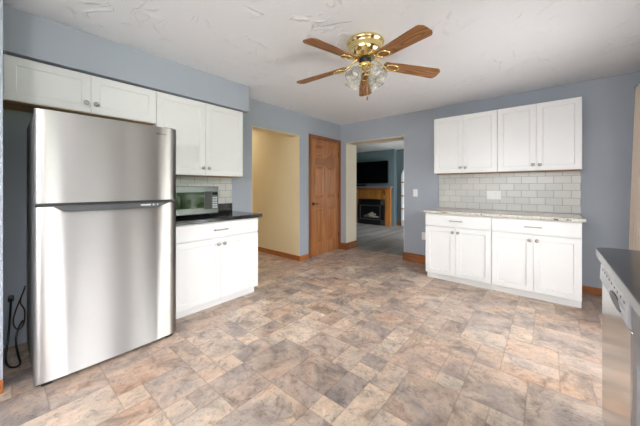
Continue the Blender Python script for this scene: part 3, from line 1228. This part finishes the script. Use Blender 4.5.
TBW = BACK(YB)
wall_plate('light_switch', 'white light switch on the wall between doorway and back cabinets', 'switch', TBW, -1.643, 1.125, 1, ['switch'])
wall_plate('wall_outlet', 'white outlet low on the wall left of the back base cabinet', 'outlet', TBW, -1.503, 0.443, 1, ['outlet'])
wall_plate('wall_outlet', 'white double outlet plate on the subway tile backsplash', 'outlet', BACK(YB - .011), -0.565, 1.112, 2, ['switch', 'outlet'])

# ------------------------------------------------------------------ ceiling fan
def ceiling_fan():
    cx, cy = -1.175, 1.985
    t = thing('ceiling_fan', 'brass ceiling fan with five oak blades and four glass shades', 'ceiling fan', (cx, cy, ZC))
    P = lambda a, b, h: (cx + a, cy + b, h)
    bm = bmesh.new()
    lathe(bm, [(0, 2.4399), (.146, 2.4399), (.153, 2.434), (.156, 2.424), (.154, 2.412), (.143, 2.404), (.139, 2.400), (.140, 2.385), (.139, 2.365),
               (.133, 2.345), (.122, 2.328), (.106, 2.314), (.090, 2.305), (.080, 2.298), (0, 2.298)], T=P, n=48)
    obj('motor_housing', bm, M['brass'], t)
    bm = bmesh.new()
    lathe(bm, [(0, 2.2985), (.052, 2.2985), (.054, 2.285), (.050, 2.266), (.046, 2.262), (0, 2.262)], T=P, n=32)
    obj('collar', bm, M['black'], t)
    bm = bmesh.new()
    lathe(bm, [(0, 2.2625), (.042, 2.2625), (.052, 2.252), (.056, 2.238), (.050, 2.222), (.034, 2.210), (.016, 2.203), (.008, 2.196), (0, 2.194)], T=P, n=32)
    obj('light_fitter', bm, M['brass'], t)
    for k in range(5):
        a = R(-95.5 + 72 * k)
        ca, sa = math.cos(a), math.sin(a)
        z0, z1 = 2.245, 2.205

        def B(r, s, h, ca=ca, sa=sa):
            # blade frame: r outward, s sideways (pitched), h up
            pit = R(-11)
            s2, h2 = s * math.cos(pit) - h * math.sin(pit), s * math.sin(pit) + h * math.cos(pit)
            zc = z0 + (z1 - z0) * (r - .17) / (.655 - .17)
            return (cx + r * ca - s2 * sa, cy + r * sa + s2 * ca, zc + h2)
        # blade outline, wider at the tip, clipped tip corners
        pts = [(.175, -.050), (.620, -.067), (.634, -.064), (.644, -.056), (.656, -.040), (.659, -.030),
               (.659, .030), (.656, .040), (.644, .056), (.634, .064), (.620, .067), (.175, .050), (.160, .034), (.160, -.034)]
        bm = bmesh.new()
        prism(bm, pts, 0, .007, T=B, bev=0.0015)
        ob = obj('blade', bm, M['blade'], t)
        uv = ob.data.uv_layers.new(name='UVMap')
        for lp in ob.data.loops:
            co = ob.data.vertices[lp.vertex_index].co
            x, y = co.x, co.y
            uv.data[lp.index].uv = (x * ca + y * sa + k * 3.1, -x * sa + y * ca)
        # brass bracket: arm from the motor and an oval ring under the blade root
        bm = bmesh.new()
        ring = [B(.235 + .055 * math.cos(R(q)), .037 * math.sin(R(q)), -.006) for q in range(0, 360, 20)]
        tube(bm, ring, .0075, 8, True)
        arm = smooth_pts([(cx + .070 * ca, cy + .070 * sa, 2.300), (cx + .105 * ca, cy + .105 * sa, 2.288), (cx + .145 * ca, cy + .145 * sa, 2.252), B(.185, 0, -.008)], 5)
        tube(bm, arm, .009, 8)
        obj('blade_bracket', bm, M['brass'], t)
    # four tulip shades on bent arms
    for k in range(4):
        a = R(-100 + 90 * k)
        ca, sa = math.cos(a), math.sin(a)
        tilt = R(38)
        ox, oz = .070, 2.208

        def S(p, q, h, ca=ca, sa=sa):
            # shade axis points outward and down; h runs along the axis
            r = ox + h * math.sin(tilt) + p * math.cos(tilt)
            z = oz - h * math.cos(tilt) + p * math.sin(tilt)
            return (cx + r * ca - q * sa, cy + r * sa + q * ca, z)
        bm = bmesh.new()
        lathe(bm, [(0, -.012), (.018, -.012), (.022, 0), (.024, .022), (.020, .026), (0, .026)], T=S, n=20)
        arm = obj('shade_holder', bm, M['brass'], t)
        bm = bmesh.new()
        prof = [(.022, .020), (.034, .030), (.046, .050), (.053, .078), (.055, .104), (.058, .122), (.064, .136), (.066, .140)]
        lathe(bm, prof + [(r - .003, h) for r, h in prof[::-1]], T=S, n=28)
        obj('glass_shade', bm, M['shade'], t)
        bm = bmesh.new()
        lathe(bm, [(0, .027), (.012, .027), (.014, .042), (.024, .066), (.026, .080), (.018, .096), (0, .102)], T=S, n=18)
        obj('bulb', bm, M['plate'], t)
    bm = bmesh.new()
    tube(bm, [(cx + .01, cy + .01, 2.19), (cx + .012, cy + .012, 1.985)], .0016, 6)
    ch = obj('pull_chain', bm, M['brass'], t)
    bm = bmesh.new()
    lathe(bm, [(0, 1.985), (.005, 1.982), (.007, 1.965), (.004, 1.948), (0, 1.946)], T=lambda p, q, h: (cx + .012 + p, cy + .012 + q, h), n=12)
    obj('chain_bob', bm, M['oak'], ch)


ceiling_fan()

# glowing globe added as unseen room fill; housing for the added hall light
gm = NT('fill_globe_glow')
gm.p.inputs['Base Color'].default_value = srgb(240, 238, 232)
gm.p.inputs['Emission Color'].default_value = (1.0, 0.97, 0.93, 1)
gm.p.inputs['Emission Strength'].default_value = 34.0
t = thing('fill_globe', 'glowing fill globe added behind the viewer', 'lamp', (-0.10, -1.05, 2.44))
PL = lambda p, q, h: (-0.10 + p, -1.05 + q, h)
bm = bmesh.new()
lathe(bm, [(.15 * math.sin(R(q)), 1.97 - .15 * math.cos(R(q))) for q in range(0, 181, 9)], T=PL, n=28)
obj('globe', bm, gm.m, t)
bm = bmesh.new()
tube(bm, [PL(0, 0, 2.11), PL(0, 0, 2.43)], .006, 8)
obj('rod', bm, M['brass'], t)
bm = bmesh.new()
lathe(bm, [(0, 2.42), (.03, 2.422), (.06, 2.435), (.06, 2.4395), (0, 2.4395)], T=PL, n=20)
obj('canopy', bm, M['brass'], t)
bm = bmesh.new()
lathe(bm, [(0, 2.404), (.26, 2.404), (.27, 2.41), (.27, 2.4395), (0, 2.4395)], T=lambda p, q, h: (-4.7 + p, 2.75 + q, h), n=28)
tag(obj('hall_fill_housing', bm, M['brass']), 'brass housing of the added hallway fill light', 'lamp')

# ------------------------------------------------------------------ cord and tube beside the refrigerator
t = thing('power_cord', 'black power cord looped on the floor beside the refrigerator', 'cord', (-2.95, 0.08, 0))
bm = bmesh.new()
tube(bm, smooth_pts([(-3.113, .062, .370), (-3.06, .060, .335), (-2.96, .052, .24), (-2.90, .044, .14), (-2.88, .036, .075), (-2.86, .034, .03), (-2.82, .040, .009),
                     (-2.76, .058, .0075), (-2.745, .085, .0075), (-2.79, .098, .008), (-2.86, .092, .03), (-2.93, .082, .11), (-2.96, .096, .19), (-2.97, .118, .235)], 6), .0062, 8)
obj('cable', bm, M['black'], t)
bm = bmesh.new()
box(bm, -3.139, -3.112, .046, .078, .350, .392, bev=.005)
obj('plug', bm, M['black'], t)
bm = bmesh.new()
tube(bm, smooth_pts([(-3.098, .134, .44), (-3.10, .112, .37), (-3.105, .092, .30), (-3.10, .074, .22), (-3.098, .080, .16), (-3.10, .104, .13), (-3.105, .128, .17), (-3.112, .132, .26), (-3.118, .110, .33), (-3.12, .124, .40), (-3.118, .136, .45)], 7), .0045, 8)
tag(obj('water_tube', bm, M['copper']), 'thin brown water tube coiled behind the refrigerator', 'tube')

# ------------------------------------------------------------------ curtain at the patio door
def curtain():
    t = thing('curtain', 'beige curtain panel gathered at right edge beside the back wall', 'curtain', (0.72, 4.1, 0))
    bm = bmesh.new()
    nu, nv = 90, 14
    grid = []
    for j in range(nv + 1):
        s = j / nv
        z = 2.245 - s * 2.225
        row = []
        for i in range(nu + 1):
            q = i / nu
            y = 4.235 - q * .42
            spread = 0.62 + 0.38 * min(1, s * 1.4)
            x = 0.715 + (-0.006 - .03 * s) + .040 * spread * math.sin(q * 2 * math.pi * 5.5 + 1.3) + .008 * math.sin(q * 31 + s * 2)
            row.append(bm.verts.new((x, y, z)))
        grid.append(row)
    for j in range(nv):
        for i in range(nu):
            f = bm.faces.new((grid[j][i], grid[j][i + 1], grid[j + 1][i + 1], grid[j + 1][i]))
            f.smooth = True
    c = obj('fabric_panel', bm, M['curtain'], t)
    so = c.modifiers.new('thickness', 'SOLIDIFY')
    so.thickness = 0.003
    bm = bmesh.new()
    tube(bm, [(0.715, 4.28, 2.26), (0.715, 1.98, 2.26)], .011, 12)
    lathe(bm, [(0, 0), (.018, .004), (.022, .018), (.014, .034), (0, .038)], T=lambda p, q, h: (0.715 + p, 4.28 + h, 2.26 + q), n=16)
    for y in (4.255, 2.05):
        tube(bm, [(0.715, y, 2.26), (0.7995, y, 2.26)], .007, 8)
    obj('rod', bm, M['bronze'], t)


curtain()

# ------------------------------------------------------------------ living room: television, fireplace, bookcase
t = thing('television', 'large black flat-screen television above the fireplace mantel', 'television', (-4.44, 7.93, 1.35))
T = BACK(7.95)
bm = bmesh.new()
box(bm, -5.035, -3.848, 1.342, 2.052, 0.03, 0.07, T=T, bev=0.006)
obj('case', bm, M['black'], t)
bm = bmesh.new()
box(bm, -5.020, -3.863, 1.362, 2.037, 0.0700, 0.0712, T=T)
obj('screen', bm, M['screen'], t)
bm = bmesh.new()
box(bm, -4.60, -4.28, 1.55, 1.85, 0.0005, 0.031, T=T)
obj('wall_mount', bm, M['black'], t)
bm = bmesh.new()
box(bm, -5.05, -4.62, 1.2455, 1.295, 0.05, 0.13, T=T, bev=0.008)
tag(obj('soundbar', bm, M['black']), 'slim dark soundbar on the mantel below the television', 'soundbar')

f = thing('fireplace', 'oak fireplace surround with black gas insert in the far room', 'fireplace', (-4.43, 7.85, 0))
bm = bmesh.new()
box(bm, -5.12, -4.935, 0.001, 1.13, 0.001, 0.10, T=T, bev=0.004)
box(bm, -3.935, -3.765, 0.001, 1.13, 0.001, 0.10, T=T, bev=0.004)
box(bm, -4.935, -3.935, 0.835, 1.13, 0.001, 0.095, T=T)
box(bm, -4.93, -3.94, 0.86, 1.10, 0.095, 0.104, T=T, bev=0.004)
obj('surround', bm, M['oak_gold'], f)
bm = bmesh.new()
box(bm, -5.20, -3.70, 1.195, 1.245, 0.001, 0.20, T=T, bev=0.006)
obj('mantel_shelf', bm, M['mantel'], f, 'grey mantel shelf')
bm = bmesh.new()
box(bm, -5.16, -3.74, 1.131, 1.1945, 0.001, 0.15, T=T, bev=0.012)
obj('crown_moulding', bm, M['oak_h'], f)
for c in (-4.97, -3.93):
    bm = bmesh.new()
    prism(bm, [(0.105, 0.96), (0.125, 0.965), (0.14, 1.0), (0.165, 1.04), (0.175, 1.09), (0.175, 1.13), (0.105, 1.13)], c - .03, c + .03, T=lambda w, v, u: T(u, v, w), bev=.002)
    obj('corbel', bm, M['oak_trim'], f)
ins = None
bm = bmesh.new()
pt = [(-4.925, 0.0), (-4.925, 0.10), (-4.80, 0.155), (-4.06, 0.155), (-3.945, 0.10), (-3.945, 0.0)]
for z0, z1 in ((0.001, 0.16), (0.64, 0.828)):
    prism(bm, pt, z0, z1, T=lambda u, w, v: T(u, v, w + .001), bev=.004)
box(bm, -4.925, -4.85, 0.16, 0.64, 0.001, 0.12, T=T)
box(bm, -4.02, -3.945, 0.16, 0.64, 0.001, 0.12, T=T)
box(bm, -4.85, -4.02, 0.16, 0.64, 0.001, 0.02, T=T)
ins = obj('insert', bm, M['black_iron'], f)
bm = bmesh.new()
for a in ((-4.83, -4.80, .17, .63), (-4.10, -4.07, .17, .63), (-4.80, -4.10, .17, .195), (-4.80, -4.10, .605, .63)):
    box(bm, a[0], a[1], a[2], a[3], 0.135, 0.150, T=T)
obj('door_frame', bm, plain('worn_steel_trim', srgb(120, 120, 122), 0.4, 0.8), ins, 'worn steel frame')
bm = bmesh.new()
for z in (0.70, 0.73, 0.76, 0.79):
    box(bm, -4.78, -4.08, z, z + .012, 0.155, 0.162, T=T)
obj('louvre', bm, M['bronze'], ins)
logm = plain('pale_ceramic_log', srgb(150, 142, 132), 0.9, mottle=0.3, scale=30)
for (a, b2, c2, d2) in (((-4.72, .24, .07), (-4.18, .25, .08), .035, 0), ((-4.66, .27, .10), (-4.28, .33, .06), .032, 0), ((-4.50, .25, .11), (-4.40, .40, .05), .028, 0), ((-4.58, .32, .06), (-4.36, .38, .09), .024, 0)):
    bm = bmesh.new()
    tube(bm, [a, ((a[0] + b2[0]) / 2, (a[1] + b2[1]) / 2 + .01, (a[2] + b2[2]) / 2), b2], [c2, c2 * 1.15, c2 * .9], 9, T=T)
    obj('gas_log', bm, logm, ins)

k = thing('bookcase', 'white arched bookcase partly hidden by the doorway edge', 'bookcase', (-3.2, 8.0, 0))
Tb = BACK(8.1495)
bm = bmesh.new()
ax, rr = -3.17, 0.32
outer = [(ax - rr, 0.16), (ax + rr, 0.16)] + [(ax + rr * math.cos(R(q)), 1.55 + rr * math.sin(R(q))) for q in range(0, 181, 12)]
inner = [(ax - rr + .05, 0.20), (ax + rr - .05, 0.20)] + [(ax + (rr - .05) * math.cos(R(q)), 1.55 + (rr - .05) * math.sin(R(q))) for q in range(0, 181, 12)]
n = len(outer)
vo0 = [bm.verts.new(Tb(a, b, 0.0)) for a, b in outer]
vo1 = [bm.verts.new(Tb(a, b, 0.09)) for a, b in outer]
vi1 = [bm.verts.new(Tb(a, b, 0.09)) for a, b in inner]
vi0 = [bm.verts.new(Tb(a, b, 0.01)) for a, b in inner]
for i in range(n):
    j = (i + 1) % n
    bm.faces.new((vo0[i], vo0[j], vo1[j], vo1[i]))
    bm.faces.new((vo1[i], vo1[j], vi1[j], vi1[i]))
    bm.faces.new((vi1[i], vi1[j], vi0[j], vi0[i]))
bm.faces.new(vi0)
bm.faces.new(vo0)
obj('case', bm, M['white'], k)
for z in (0.53, 0.93, 1.35):
    bm = bmesh.new()
    box(bm, ax - rr - .03, ax + rr + .03, z, z + .03, 0.0905, 0.125, T=Tb)
    obj('shelf', bm, M['oak_trim'], k, 'dark wooden shelf edge')
bm = bmesh.new()
box(bm, ax - rr + .005, ax + rr - .005, 0.001, 0.1595, 0.0165, 0.085, T=Tb)
obj('plinth', bm, M['white'], k)

# ------------------------------------------------------------------ garden seen only as reflections
dk = thing('deck_railing', 'white railing outside the patio door', 'railing', (3.2, 3.2, -0.35))
for y in (1.2, 2.6, 4.0, 5.4):
    bm = bmesh.new()
    box(bm, 3.15, 3.25, y - .05, y + .05, -0.35, 1.0, bev=.006)
    obj('post', bm, M['window_white'], dk)
for z in (0.08, 0.88):
    bm = bmesh.new()
    box(bm, 3.17, 3.23, 1.25, 5.35, z, z + .06)
    obj('rail', bm, M['window_white'], dk)
hd = bmesh.new()
random.seed(5)
bmesh.ops.create_grid(hd, x_segments=60, y_segments=10, size=1)
for v in hd.verts:
    a, b = v.co.x, v.co.y
    v.co = Vector((7.5 + random.uniform(-.25, .25) + .6 * b * b, 3 + a * 11, 0.75 + b * 1.1 + random.uniform(-.12, .12)))
h = tag(obj('hedge', hd, M['leaf']), 'green hedge across the lawn outside the patio door', 'hedge')
h['kind'] = 'stuff'
so = h.modifiers.new('thickness', 'SOLIDIFY')
so.thickness = 0.8
